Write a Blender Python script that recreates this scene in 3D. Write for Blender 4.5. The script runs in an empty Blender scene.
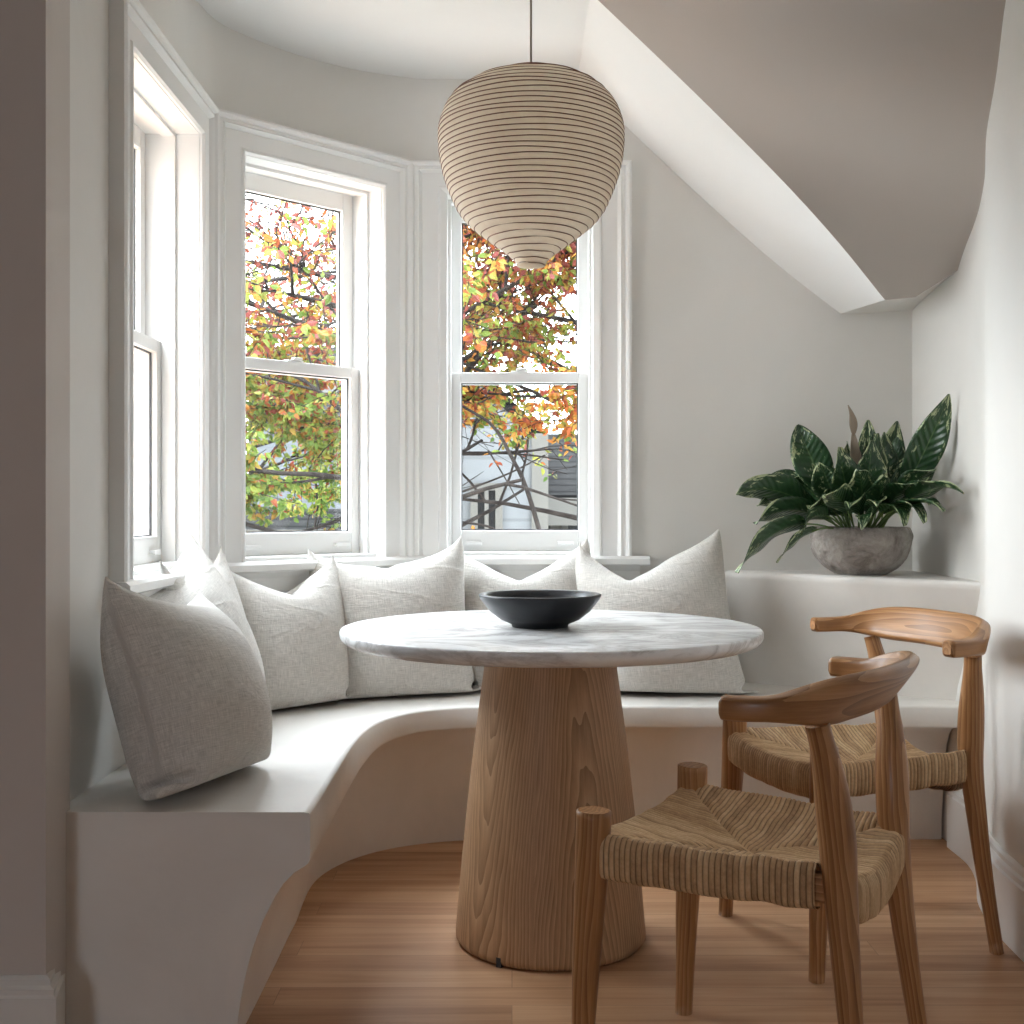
import bpy, math, random
import numpy as np
from mathutils import Vector, noise as mnoise
PI = math.pi
C = bpy.context.scene.collection
SC = bpy.context.scene
random.seed(7)
f_px, YH, CH = 1190.0, 507.0, 1.04

# ------------------------------------------------------------------ helpers
def lerp(a, b, t): return a + (b - a) * t
def smooth(a, b, x):
    t = max(0.0, min(1.0, (x - a) / (b - a))); return t * t * (3 - 2 * t)

class MB:
    """collects verts, faces and grain coordinates of one mesh"""
    def __init__(s): s.v = []; s.f = []; s.g = []; s.sm = []
    def vert(s, p, g=None):
        s.v.append(tuple(p)); s.g.append(tuple(g) if g is not None else (p[0], p[1], p[2])); return len(s.v) - 1
    def face(s, ids, sm=False): s.f.append(tuple(ids)); s.sm.append(sm)
    def box(s, a, b):
        i = len(s.v)
        for z in (a[2], b[2]):
            for x, y in ((a[0], a[1]), (b[0], a[1]), (b[0], b[1]), (a[0], b[1])): s.vert((x, y, z))
        for q in ((3, 2, 1, 0), (4, 5, 6, 7), (0, 1, 5, 4), (1, 2, 6, 5), (2, 3, 7, 6), (3, 0, 4, 7)): s.face([i + k for k in q])
    def prism(s, poly, z0, z1):
        n = len(poly); i = len(s.v)
        for z in (z0, z1):
            for p in poly: s.vert((p[0], p[1], z))
        s.face([i + n + k for k in range(n)]); s.face([i + n - 1 - k for k in range(n)])
        for k in range(n):
            m = (k + 1) % n; s.face([i + k, i + m, i + n + m, i + n + k])
    def grid(s, P, G=None, sm=True, close_u=False, close_v=False):
        nu, nv = len(P), len(P[0]); i = len(s.v)
        for a in range(nu):
            for b in range(nv): s.vert(P[a][b], None if G is None else G[a][b])
        for a in range(nu if close_u else nu - 1):
            for b in range(nv if close_v else nv - 1):
                a2, b2 = (a + 1) % nu, (b + 1) % nv
                s.face([i + a * nv + b, i + a2 * nv + b, i + a2 * nv + b2, i + a * nv + b2], sm)
        return i
    def build(s, name, mat, parent=None, bevel=0.0, flip=False):
        me = bpy.data.meshes.new(name)
        fs = [tuple(reversed(q)) for q in s.f] if flip else s.f
        me.from_pydata(s.v, [], fs); me.polygons.foreach_set('use_smooth', s.sm)
        at = me.attributes.new('gc', 'FLOAT_VECTOR', 'POINT')
        at.data.foreach_set('vector', [c for g in s.g for c in g])
        if mat: me.materials.append(mat)
        me.update()
        o = bpy.data.objects.new(name, me); C.objects.link(o)
        if parent is not None: o.parent = parent
        if bevel:
            m = o.modifiers.new('bevel', 'BEVEL'); m.width = bevel; m.segments = 2; m.limit_method = 'ANGLE'; m.angle_limit = math.radians(35)
            m.harden_normals = False
        return o

def tag(o, label=None, cat=None, group=None, kind=None):
    if label: o['label'] = label
    if cat: o['category'] = cat
    if group: o['group'] = group
    if kind: o['kind'] = kind
    return o
def empty(name, loc=(0, 0, 0), rz=0, **k):
    o = bpy.data.objects.new(name, None); C.objects.link(o); o.location = loc; o.rotation_euler = (0, 0, rz)
    o.empty_display_size = .1
    return tag(o, **k)
def copy_tree(o, parent=None):
    c = o.copy(); C.objects.link(c)
    if parent is not None: c.parent = parent
    for ch in [x for x in bpy.data.objects if x.parent == o]: copy_tree(ch, c)
    return c

def lathe(mb, prof, n=96, cx=0, cy=0, cap0=False, cap1=False, sm=True, gc=None):
    P = [[(cx + r * math.cos(2 * PI * k / n), cy + r * math.sin(2 * PI * k / n), z) for k in range(n)] for r, z in prof]
    G = None
    if gc: G = [[gc(r, z, 2 * PI * k / n) for k in range(n)] for r, z in prof]
    # orientation: columns around -> outward
    i = mb.grid([row for row in P], G, sm, close_v=True)
    m = len(prof)
    if cap0: mb.face([i + k for k in range(n)])
    if cap1: mb.face([i + (m - 1) * n + n - 1 - k for k in range(n)])

def catmull(pts, n):
    """n samples through control points (any dimension)"""
    pts = [np.array(p, float) for p in pts]
    P = [2 * pts[0] - pts[1]] + pts + [2 * pts[-1] - pts[-2]]
    out = []; m = len(pts) - 1
    for k in range(n):
        t = k / (n - 1) * m; i = min(int(t), m - 1); t -= i
        a, b, c, d = P[i:i + 4]
        out.append(.5 * (2 * b + (c - a) * t + (2 * a - 5 * b + 4 * c - d) * t * t + (3 * b - a - 3 * c + d) * t ** 3))
    return out

def tube(mb, path, rad, n=16, cap=True, sec=None, seed=0.0, round_end=True):
    """sweep along path (list of vec3), rad(t)->(ra, rb) ; grain runs along the length"""
    N = len(path); path = [Vector(p) for p in path]
    T = []
    for k in range(N):
        d = path[min(k + 1, N - 1)] - path[max(k - 1, 0)]; T.append(d.normalized())
    ref = Vector((0, 1, 0)) if abs(T[0].z) > .7 else Vector((0, 0, 1))
    X = T[0].cross(ref).normalized()
    P = []; G = []; L = 0
    for k in range(N):
        if k: L += (path[k] - path[k - 1]).length
        X = (X - T[k] * X.dot(T[k])).normalized(); Y = T[k].cross(X)
        r = rad(k / (N - 1)); ra, rb = r if isinstance(r, tuple) else (r, r)
        row = []; gr = []
        for j in range(n):
            a = 2 * PI * j / n; x, y = ra * math.cos(a), rb * math.sin(a)
            row.append(path[k] + X * x + Y * y); gr.append((L + seed, x + seed * .37, y + .012))
        P.append(row); G.append(gr)
    i = mb.grid(P, G, True, close_v=True)
    if cap:
        mb.face([i + n - 1 - k for k in range(n)]); mb.face([i + (N - 1) * n + k for k in range(n)])

def extrude_path(mb, path, prof, closed=False):
    """path: plan polyline (x,y); prof: (offset to the left of the travel direction, z); mitred"""
    n = len(path); rows = []
    for k in range(n):
        p = Vector(path[k]).to_2d() if len(path[k]) > 2 else Vector(path[k])
        a = (p - Vector(path[k - 1])).normalized() if (k > 0 or closed) else None
        b = (Vector(path[(k + 1) % n]) - p).normalized() if (k < n - 1 or closed) else None
        if a is None: a = b
        if b is None: b = a
        na, nb = Vector((-a.y, a.x)), Vector((-b.y, b.x))
        m = (na + nb).normalized(); m = m / max(.3, m.dot(na))
        rows.append([(p.x + m.x * o, p.y + m.y * o, z) for o, z in prof])
    i = mb.grid(rows, None, False, close_u=closed)
    w = len(prof)
    if not closed:
        mb.face([i + k for k in range(w)]); mb.face([i + (n - 1) * w + w - 1 - k for k in range(w)])

# ------------------------------------------------------------------ materials
class NT:
    def __init__(s, name):
        s.m = bpy.data.materials.new(name); s.m.use_nodes = True
        s.t = s.m.node_tree; s.t.nodes.clear()
        s.out = s.t.nodes.new('ShaderNodeOutputMaterial')
        s.b = s.t.nodes.new('ShaderNodeBsdfPrincipled'); s.link(s.b.outputs[0], s.out.inputs[0])
    def link(s, a, b): s.t.links.new(a, b)
    def n(s, typ, ins=None, **k):
        nd = s.t.nodes.new('ShaderNode' + typ)
        for a, v in k.items(): setattr(nd, a, v)
        for a, v in (ins or {}).items():
            if hasattr(v, 'is_output') or hasattr(v, 'links') and not isinstance(v, (tuple, list)): s.link(v, nd.inputs[a])
            else: nd.inputs[a].default_value = v
        return nd
    def math(s, op, a, b=0.0, c=None):
        d = {0: a, 1: b}
        if c is not None: d[2] = c
        return s.n('Math', d, operation=op).outputs[0]
    def ramp(s, fac, stops, interp='LINEAR'):
        r = s.n('ValToRGB', {'Fac': fac}); cr = r.color_ramp; cr.interpolation = interp
        while len(cr.elements) < len(stops): cr.elements.new(.5)
        for e, (p, c) in zip(cr.elements, stops): e.position = p; e.color = (*c, 1) if len(c) == 3 else c
        return r.outputs['Color']
    def noise(s, vec, scale, detail=3, rough=.5, dist=0.0):
        return s.n('TexNoise', {'Vector': vec, 'Scale': scale, 'Detail': detail, 'Roughness': rough, 'Distortion': dist}).outputs['Fac']
    def mapv(s, vec, scale, loc=(0, 0, 0)):
        return s.n('Mapping', {'Vector': vec, 'Scale': scale, 'Location': loc}).outputs[0]
    def mix(s, fac, a, b, blend='MIX'):
        nd = s.t.nodes.new('ShaderNodeMix'); nd.data_type = 'RGBA'; nd.blend_type = blend
        for sock, v in ((nd.inputs[0], fac), (nd.inputs[6], a), (nd.inputs[7], b)):
            if hasattr(v, 'links'): s.link(v, sock)
            else: sock.default_value = (*v, 1) if isinstance(v, tuple) and len(v) == 3 else v
        return nd.outputs[2]
    def obj(s): return s.n('TexCoord').outputs['Object']
    def geo(s): return s.n('NewGeometry').outputs['Position']
    def gc(s): return s.n('Attribute', attribute_name='gc').outputs['Vector']
    def bump(s, h, strength=.3, dist=.01, normal=None):
        d = {'Height': h, 'Strength': strength, 'Distance': dist}
        nd = s.n('Bump', d)
        if normal is not None: s.link(normal, nd.inputs['Normal'])
        return nd.outputs[0]
    def set(s, **k):
        for a, v in k.items():
            a = {'color': 'Base Color', 'rough': 'Roughness', 'normal': 'Normal', 'spec': 'Specular IOR Level', 'sheen': 'Sheen Weight',
                 'coat': 'Coat Weight', 'metal': 'Metallic', 'trans': 'Transmission Weight', 'coatr': 'Coat Roughness'}[a]
            if hasattr(v, 'links'): s.link(v, s.b.inputs[a])
            else: s.b.inputs[a].default_value = (*v, 1) if isinstance(v, tuple) and len(v) == 3 else v
        return s.m

def plaster(name, col, var=.06, rough=.7, bump=.12, sc=1.6):
    t = NT(name); p = t.geo()
    n1 = t.noise(p, sc, 5, .6, .6); n2 = t.noise(p, 45, 3)
    hi = tuple(min(1, c * (1 + var)) for c in col); lo = tuple(c * (1 - var) for c in col)
    c = t.ramp(n1, [(.3, lo), (.7, hi)])
    h = t.math('ADD', t.math('MULTIPLY', n2, .3), t.noise(p, 7, 3))
    return t.set(color=c, rough=rough, normal=t.bump(h, bump, .01), spec=.3)

def wood(name, dark, mid, light, ringf=150.0, rough=.45, distort=.02, contrast=1.0, coat=0.0, pore=.35):
    t = NT(name); g = t.gc()
    sep = t.n('SeparateXYZ', {0: g})
    big = t.noise(t.mapv(g, (1.6, 9, 9)), 1.0, 3, .5)
    warp = t.math('MULTIPLY', t.math('SUBTRACT', big, .5), distort * 2)
    y2 = t.math('POWER', t.math('ABSOLUTE', sep.outputs[1]), 2.0); z2 = t.math('POWER', t.math('ABSOLUTE', sep.outputs[2]), 2.0)
    d = t.math('ADD', t.math('SQRT', t.math('ADD', y2, z2)), warp)
    ph = t.math('FRACT', t.math('MULTIPLY', d, ringf))
    fine = t.noise(t.mapv(g, (7, 420, 420)), 1.0, 4, .65)
    fine2 = t.noise(t.mapv(g, (3, 90, 90)), 1.0, 3, .6)
    v = t.math('ADD', t.math('MULTIPLY', ph, .40 * contrast), t.math('ADD', t.math('MULTIPLY', fine, pore), t.math('MULTIPLY', fine2, .45)))
    c = t.ramp(v, [(.25, light), (.58, mid), (.92, dark)])
    tone = t.noise(t.mapv(g, (.8, 6, 6)), 1.0, 2)
    c = t.mix(t.math('MULTIPLY', tone, .35), c, mid)
    return t.set(color=c, rough=rough, normal=t.bump(fine, .12, .002), coat=coat, spec=.4)

M = {}
M['wall'] = plaster('warm_white_wall_paint', (.74, .725, .695), .03, .75, .06)
M['wall_shade'] = plaster('shaded_wall_tone', (.60, .555, .52), .03, .75, .06)  # wall colour browned and darkened to hold the shade on this face
M['wall_warm'] = plaster('low_bounce_wall_tone', (.36, .29, .24), .03, .8, .05)  # dark tone limits bounce from the unseen room
M['ceiling'] = plaster('ceiling_paint', (.80, .80, .79), .015, .8, .03)
M['slope'] = plaster('shaded_slope_tone', (.45, .41, .375), .03, .8, .04)  # shade of the slope turned from the windows, put into its colour
M['bench'] = plaster('trowelled_plaster', (.75, .725, .69), .07, .42, .22, 2.6)
t = NT('white_trim_paint'); M['trim'] = t.set(color=(.82, .82, .81), rough=.35, spec=.4)
t = NT('dark_glazing_gasket'); M['gasket'] = t.set(color=(.04, .04, .045), rough=.5)
t = NT('dark_jamb_cover'); M['jamb_cover'] = t.set(color=(.035, .035, .038), rough=.6)  # colour of the added strips over the sunlit jamb
t = NT('nickel_hardware'); M['nickel'] = t.set(color=(.62, .61, .6), rough=.35, metal=1.0)

# oak floor, boards along X
t = NT('oak_floorboards'); p = t.geo()
W_ = .092
mp = t.n('Mapping', {'Vector': p})
br = t.n('TexBrick', {'Vector': mp.outputs[0], 'Color1': (0, 0, 0, 1), 'Color2': (1, 1, 1, 1), 'Mortar': (.5, .5, .5, 1), 'Scale': 1.0,
    'Mortar Size': .0007, 'Mortar Smooth': .1, 'Brick Width': 1.35, 'Row Height': W_}, offset=.37, offset_frequency=3)
rnd = t.n('SeparateColor', {0: br.outputs['Color']}).outputs[0]
off = t.n('CombineXYZ', {0: t.math('MULTIPLY', rnd, 7.0), 1: t.math('MULTIPLY', rnd, 3.0), 2: 0.0}).outputs[0]
q = t.n('VectorMath', {0: p, 1: off}, operation='ADD').outputs[0]
g1 = t.noise(t.mapv(q, (1.1, 22, 1)), 1.0, 4, .6, .8); g2 = t.noise(t.mapv(q, (6, 300, 1)), 1.0, 3, .6)
v = t.math('ADD', t.math('MULTIPLY', g1, .65), t.math('ADD', t.math('MULTIPLY', g2, .18), t.math('MULTIPLY', rnd, .22)))
c = t.ramp(v, [(.28, (.64, .40, .235)), (.52, (.50, .285, .155)), (.80, (.27, .13, .062))])
c = t.mix(t.math('MULTIPLY', br.outputs['Fac'], .55), c, (.10, .05, .025))
M['floor'] = t.set(color=c, rough=t.math('ADD', t.math('MULTIPLY', g1, .2), .32), spec=.4,
                   normal=t.bump(t.math('SUBTRACT', g2, br.outputs['Fac']), .12, .002))

M['oak'] = wood('pale_oak_veneer', (.23, .125, .062), (.44, .265, .145), (.61, .40, .24), 135, .5, .022, 1.15)
M['chairwood'] = wood('oiled_oak', (.15, .06, .022), (.37, .18, .072), (.58, .33, .16), 105, .36, .030, .95, .05)

# marble
t = NT('white_marble'); p = t.obj()
pp = t.mapv(p, (1.0, 2.2, 3.0))
w = t.noise(pp, 2.2, 7, .62, 1.6)
vein = t.math('POWER', t.math('SUBTRACT', 1.0, t.math('MINIMUM', t.math('MULTIPLY', t.math('ABSOLUTE', t.math('SUBTRACT', w, .5)), 9.0), 1.0)), 2.0)
cloud = t.noise(pp, 1.4, 5, .6, .8)
amt = t.math('MULTIPLY', vein, t.math('MULTIPLY', cloud, 1.25))
c = t.mix(t.math('MINIMUM', amt, 1.0), t.ramp(cloud, [(.3, (.90, .905, .91)), (.7, (.80, .805, .815))]), (.36, .35, .34))
M['marble'] = t.set(color=c, rough=.24, spec=.5)

# linen
def linen(name, col):
    t = NT(name); g = t.gc()
    a = t.noise(t.mapv(g, (35, 520, 1)), 1.0, 3, .6); b = t.noise(t.mapv(g, (520, 35, 1)), 1.0, 3, .6)
    big = t.noise(g, 6.0, 3)
    v = t.math('ADD', t.math('MULTIPLY', a, .5), t.math('MULTIPLY', b, .5))
    lo = tuple(x * .70 for x in col); hi = tuple(min(1, x * 1.18) for x in col)
    c = t.ramp(v, [(.36, lo), (.64, hi)]); c = t.mix(t.math('MULTIPLY', big, .25), c, col)
    cr = t.math('ABSOLUTE', t.math('SUBTRACT', t.noise(t.mapv(g, (5, 8, 3)), 1.0, 3, .55, 1.2), .5))
    cr = t.math('POWER', t.math('SUBTRACT', 1.0, t.math('MINIMUM', t.math('MULTIPLY', cr, 7.0), 1.0)), 2.0)
    b1 = t.bump(t.math('ADD', t.noise(t.mapv(g, (9, 14, 3)), 1.0, 3, .5), t.math('MULTIPLY', cr, .22)), .38, .02)
    return t.set(color=c, rough=.92, normal=t.bump(v, .55, .003, b1), sheen=.15, spec=.15)
M['linen'] = linen('oatmeal_linen', (.64, .62, .585))

# rush cord
t = NT('paper_rush_cord'); g = t.gc(); sp = t.n('SeparateXYZ', {0: g})
cid = t.math('FLOOR', sp.outputs[0]); wn = t.n('TexWhiteNoise', {'W': t.math('ADD', cid, t.math('MULTIPLY', sp.outputs[2], 131.0))}, noise_dimensions='1D').outputs['Value']
al = t.noise(t.n('CombineXYZ', {0: t.math('MULTIPLY', cid, 3.7), 1: t.math('MULTIPLY', sp.outputs[1], 28.0), 2: sp.outputs[2]}).outputs[0], 1.0, 3, .6)
tw = t.noise(t.n('CombineXYZ', {0: t.math('MULTIPLY', sp.outputs[0], 3.0), 1: t.math('MULTIPLY', sp.outputs[1], 160.0), 2: 0.0}).outputs[0], 1.0, 2)
v = t.math('ADD', t.math('MULTIPLY', wn, .25), t.math('ADD', t.math('MULTIPLY', al, .5), t.math('MULTIPLY', tw, .25)))
fr = t.math('ABSOLUTE', t.math('SUBTRACT', t.math('FRACT', sp.outputs[0]), .5))
c = t.ramp(v, [(.25, (.34, .21, .115)), (.5, (.58, .385, .215)), (.78, (.80, .60, .37))])
c = t.mix(t.math('MULTIPLY', t.math('POWER', t.math('MULTIPLY', fr, 2.0), 5.0), .9), c, (.07, .038, .018))
M['rush'] = t.set(color=c, rough=.75, normal=t.bump(tw, .3, .001), spec=.25)

# plant
t = NT('variegated_leaf'); g = t.gc(); sp = t.n('SeparateXYZ', {0: g})   # gc = (along 0..1, across -1..1, seed)
ed = t.math('ABSOLUTE', sp.outputs[1]); nz = t.noise(t.n('CombineXYZ', {0: t.math('MULTIPLY', sp.outputs[0], 5.0), 1: t.math('MULTIPLY', sp.outputs[1], 2.5), 2: sp.outputs[2]}).outputs[0], 1.0, 5, .7)
m_ = t.math('ADD', t.math('ADD', t.math('MULTIPLY', ed, .16), t.math('MULTIPLY', sp.outputs[0], .26)), t.math('MULTIPLY', t.math('SUBTRACT', nz, .5), 1.5))
vg = t.n('MapRange', {0: m_, 1: .33, 2: .41}).outputs[0]
sel = t.math('GREATER_THAN', t.math('FRACT', t.math('MULTIPLY', sp.outputs[2], 7.31)), .42)
veins = t.math('SINE', t.math('MULTIPLY', t.math('SUBTRACT', sp.outputs[0], t.math('MULTIPLY', ed, .18)), 75.0))
c = t.ramp(nz, [(.3, (.012, .04, .016)), (.7, (.03, .085, .028))])
c = t.mix(t.math('MULTIPLY', vg, sel), c, (.42, .47, .27))
rib = t.n('MapRange', {0: ed, 1: .0, 2: .06, 3: .7, 4: 0.0}).outputs[0]
c = t.mix(rib, c, (.10, .17, .06))
M['leaf'] = t.set(color=c, rough=.3, normal=t.bump(veins, .25, .003), spec=.5)
t = NT('green_stem'); M['stem'] = t.set(color=(.12, .19, .06), rough=.5)
t = NT('dry_leaf'); M['dryleaf'] = t.set(color=(.33, .27, .21), rough=.8)
t = NT('potting_soil'); p = t.obj(); M['soil'] = t.set(color=t.ramp(t.noise(p, 60, 3), [(.3, (.02, .014, .01)), (.7, (.07, .05, .035))]), rough=.95)
t = NT('rough_stone'); p = t.obj(); n1 = t.noise(p, 14, 6, .7, .5); n2 = t.n('TexVoronoi', {'Vector': p, 'Scale': 55.0}).outputs['Distance']
M['stone'] = t.set(color=t.ramp(n1, [(.3, (.17, .15, .135)), (.5, (.33, .30, .275)), (.72, (.50, .47, .43))]), rough=.92,
                   normal=t.bump(t.math('ADD', n1, t.math('MULTIPLY', n2, .4)), .8, .02), spec=.2)
t = NT('black_glazed_ceramic'); p = t.obj()
M['black'] = t.set(color=t.ramp(t.noise(t.mapv(p, (6, 6, 40)), 1.0, 3), [(.3, (.008, .009, .012)), (.7, (.016, .018, .021))]), rough=.33, spec=.35)
# paper shade
t = NT('washi_paper'); p = t.obj(); nz = t.noise(t.mapv(p, (1, 1, 1)), 30, 4, .6)
c = t.ramp(nz, [(.3, (.87, .79, .68)), (.7, (.93, .87, .77))])
d2 = t.n('BsdfTranslucent', {'Color': c}); t.set(color=c, rough=.85, spec=.15)
ms = t.n('MixShader', {0: .62}); t.link(t.b.outputs[0], ms.inputs[1]); t.link(d2.outputs[0], ms.inputs[2]); t.link(ms.outputs[0], t.out.inputs[0]); M['paper'] = t.m
t = NT('dark_bamboo_rib'); M['rib'] = t.set(color=(.14, .05, .025), rough=.6)
t = NT('beige_flex'); M['flex'] = t.set(color=(.30, .26, .21), rough=.6)
# glass
t = NT('window_glass'); tr = t.n('BsdfTransparent', {'Color': (.97, .98, .975, 1)}); gl = t.n('BsdfGlossy', {'Color': (1, 1, 1, 1), 'Roughness': .02})
lw = t.n('LayerWeight', {'Blend': .5}); fz = t.math('ADD', t.math('MULTIPLY', t.math('POWER', lw.outputs['Facing'], 5.0), .35), .02); ms = t.n('MixShader', {0: fz}); t.link(tr.outputs[0], ms.inputs[1]); t.link(gl.outputs[0], ms.inputs[2]); t.link(ms.outputs[0], t.out.inputs[0]); M['glass'] = t.m

# ------------------------------------------------------------------ room plan
XL = -.889; K1 = (-.889, 2.62); K2 = (-.889, 3.48); K3 = (-.351, 4.018); K4 = (.405, 4.02)
ZC = 2.486; ZHEAD = 2.205; ZST = .875; DEPTH = .19
# floor
mb = MB(); mb.box((-4.6, -5.7, -.05), (2.2, 4.3, 0)); tag(mb.build('floor', M['floor']), kind='structure')

# arc of the bay (upper wall)
arc = [(-.905, 3.30)] + [tuple(p) for p in catmull([(-.905, 3.38), (-.865, 3.57), (-.714, 3.776), (-.534, 3.925), (-.34, 4.01), (-.25, 4.02)], 26)]
# left wall (solid pieces around window_1) -------------------------------------------------
def chord_pt(A, B, x, d=0.0):
    """x metres along A->B, d metres outwards (left of travel)"""
    a, b = Vector(A), Vector(B); u = (b - a).normalized(); n = Vector((-u.y, u.x)); return tuple(a + u * x + n * d)
CW = .118                                   # casing width
def wall_seg(mb, A, B, z0, z1, d=DEPTH): mb.prism([A, B, chord_pt(A, B, (Vector(B) - Vector(A)).length, d), chord_pt(A, B, 0, d)], z0, z1)
mb = MB()
mb.prism([(-.862, 2.205), (-.885, 2.30), (XL, 2.62), (XL, 2.70), (XL - DEPTH, 2.70), (XL - DEPTH, 2.325), (-.90, 2.325), (-.90, 2.205)], 0, ZC)
wall_seg(mb, (XL, 2.70), K2, 0, ZST - .03); wall_seg(mb, (XL, 2.70), K2, 2.06 + .04, ZHEAD)
mb.prism([(XL, 3.40), K2, (XL - .06, 3.62), (XL - DEPTH, 3.60), (XL - DEPTH, 3.40)], ZST - .03, ZHEAD)
mb.prism([(XL, 2.70), (-.905, 3.30), (-.905 - DEPTH, 3.30), (XL - DEPTH, 2.70)], ZHEAD, ZC)
tag(mb.build('wall_left', M['wall']), kind='structure')
# bay wall: chord sections and the arched band above
mb = MB()
wall_seg(mb, K2, K3, 0, ZST - .03); wall_seg(mb, K2, K3, 2.10, ZHEAD)
L2 = (Vector(K3) - Vector(K2)).length
mb.prism([K2, chord_pt(K2, K3, .09), chord_pt(K2, K3, .09, DEPTH), (XL - DEPTH, 3.60), (XL - .06, 3.62)], ZST - .03, ZHEAD)
mb.prism([chord_pt(K2, K3, L2 - .09), K3, chord_pt(K2, K3, L2 + .16, DEPTH), chord_pt(K2, K3, L2 - .09, DEPTH)], ZST - .03, ZHEAD)
n = len(arc); out = []
for k in range(n):
    a = Vector(arc[max(k - 1, 0)]); b = Vector(arc[min(k + 1, n - 1)]); u = (b - a).normalized(); out.append((arc[k][0] - u.y * DEPTH, arc[k][1] + u.x * DEPTH))
mb.grid([[(p[0], p[1], ZHEAD - .002), (p[0], p[1], ZC + .02)] for p in arc], sm=True)
mb.grid([[(p[0], p[1], ZC + .02), (p[0], p[1], ZHEAD - .002)] for p in out], sm=True)
for k in range(n - 1):
    i = len(mb.v)
    for p in (arc[k], arc[k + 1], out[k + 1], out[k]): mb.vert((p[0], p[1], ZHEAD - .002))
    mb.face([i, i + 3, i + 2, i + 1])
tag(mb.build('wall_bay', M['wall']), kind='structure')
# back wall with window_3
mb = MB(); YB = 4.02
wall_seg(mb, K3, K4, 0, ZST - .03); wall_seg(mb, K3, K4, 2.10, ZHEAD)
mb.prism([K3, chord_pt(K3, K4, .09), chord_pt(K3, K4, .09, DEPTH), chord_pt(K2, K3, L2 + .16, DEPTH)], ZST - .03, ZHEAD)
mb.prism([chord_pt(K3, K4, .667), (1.6, YB), (1.6, YB + DEPTH), chord_pt(K3, K4, .667, DEPTH)], 0, ZC + .05)
mb.box((-.26, YB, ZHEAD - .001), (.33, YB + DEPTH, ZC + .05))
tag(mb.build('wall_back', M['wall']), kind='structure')
# right wall: gentle S in plan
RW = catmull([(1.352, 4.2), (1.352, 3.9), (1.352, 3.6), (1.345, 3.45), (1.31, 3.30), (1.245, 3.12), (1.212, 2.96), (1.195, 2.8), (1.185, 2.5), (1.185, 2.2)], 50)
RW = [tuple(p) for p in RW] + [(1.185, -5.6)]
def rwx(y):
    for a, b in zip(RW, RW[1:]):
        if b[1] <= y <= a[1]: return lerp(a[0], b[0], (a[1] - y) / (a[1] - b[1] + 1e-9))
    return RW[-1][0]
mb = MB()
mb.grid([[(x, y, 0), (x, y, 1.2), (x, y, 2.9)] for x, y in RW], sm=True)
mb.grid([[(1.6, y, 2.9), (1.6, y, 0)] for x, y in RW], sm=False)
tag(mb.build('wall_right', M['wall'], flip=True), kind='structure')
# the wall that faces the camera left of the nook, and the unseen room, enlarged and darkened to cut bounce
mb = MB(); mb.box((-4.6, 2.2, 0), (-.862, 2.32, ZC + .02)); tag(mb.build('wall_front', M['wall_shade']), kind='structure')
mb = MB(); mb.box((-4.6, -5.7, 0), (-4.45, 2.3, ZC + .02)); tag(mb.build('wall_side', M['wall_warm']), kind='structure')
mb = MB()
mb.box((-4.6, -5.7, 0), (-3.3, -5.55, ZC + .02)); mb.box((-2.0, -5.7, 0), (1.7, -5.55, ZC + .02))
mb.box((-3.3, -5.7, 0), (-2.0, -5.55, .9)); mb.box((-3.3, -5.7, 2.1), (-2.0, -5.55, ZC + .02))  # opening added in the unseen wall to let in fill light
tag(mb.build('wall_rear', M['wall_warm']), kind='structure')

# ceiling --------------------------------------------------------------------
mb = MB()
SX = .22
top = [(-4.6, -5.7), (1.4, -5.7), (1.4, 2.62), (SX, 3.34), (SX, 4.3)] + [(p[0] - .03, p[1] + .06) for p in reversed(arc)] + [(-1.15, 3.3), (-1.15, 2.3), (-4.6, 2.3)]
mb.prism(top, ZC, ZC + .1)
tag(mb.build('ceiling', M['ceiling']), kind='structure')
# soffit of the bay slope, running front to back
Ecurve = [(1.13, 3.605, 1.667), (.95, 3.50, 1.83), (.758, 3.428, 2.002), (.5, 3.38, 2.235), (.242, 3.348, 2.466), (SX, 3.34, ZC)]
Bcurve = [(1.108, 4.05, 1.695), (.95, 4.05, 1.815), (.80, 4.05, 1.94), (.58, 4.05, 2.14), (.383, 4.05, 2.327), (SX, 4.05, ZC)]
ne = 40
E = catmull(Ecurve, ne); B = catmull(Bcurve, ne)
mb = MB()
mb.grid([[tuple(lerp(E[k], B[k], s / 12)) for s in range(13)] for k in range(ne)], sm=True)
up = np.array((.35, .05, .35))
mb.grid([[tuple(B[k] + up), tuple(E[k] + up)] for k in range(ne)], sm=True)
tag(mb.build('ceiling_reveal', M['ceiling']), kind='structure')
# slope facing the room, its shade put into the colour, coved into the right wall
Rcurve = [(1.24, 3.66, 1.685), (1.40, 3.57, 1.80), (rwx(3.38) + .06, 3.38, 1.90), (rwx(3.02) + .06, 3.02, 2.06), (rwx(2.86) + .06, 2.86, 2.28), (1.27, 2.62, ZC + .01)]
R = catmull(Rcurve, ne)
mb = MB()
rows = []
for k in range(ne):
    row = []
    for s in range(17):
        q = s / 16; p = lerp(E[k], R[k], q)
        row.append(tuple(p))
    rows.append(row)
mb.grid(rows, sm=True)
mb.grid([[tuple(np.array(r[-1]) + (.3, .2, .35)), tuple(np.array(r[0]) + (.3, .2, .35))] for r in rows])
tag(mb.build('ceiling_slope', M['slope']), kind='structure')
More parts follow.
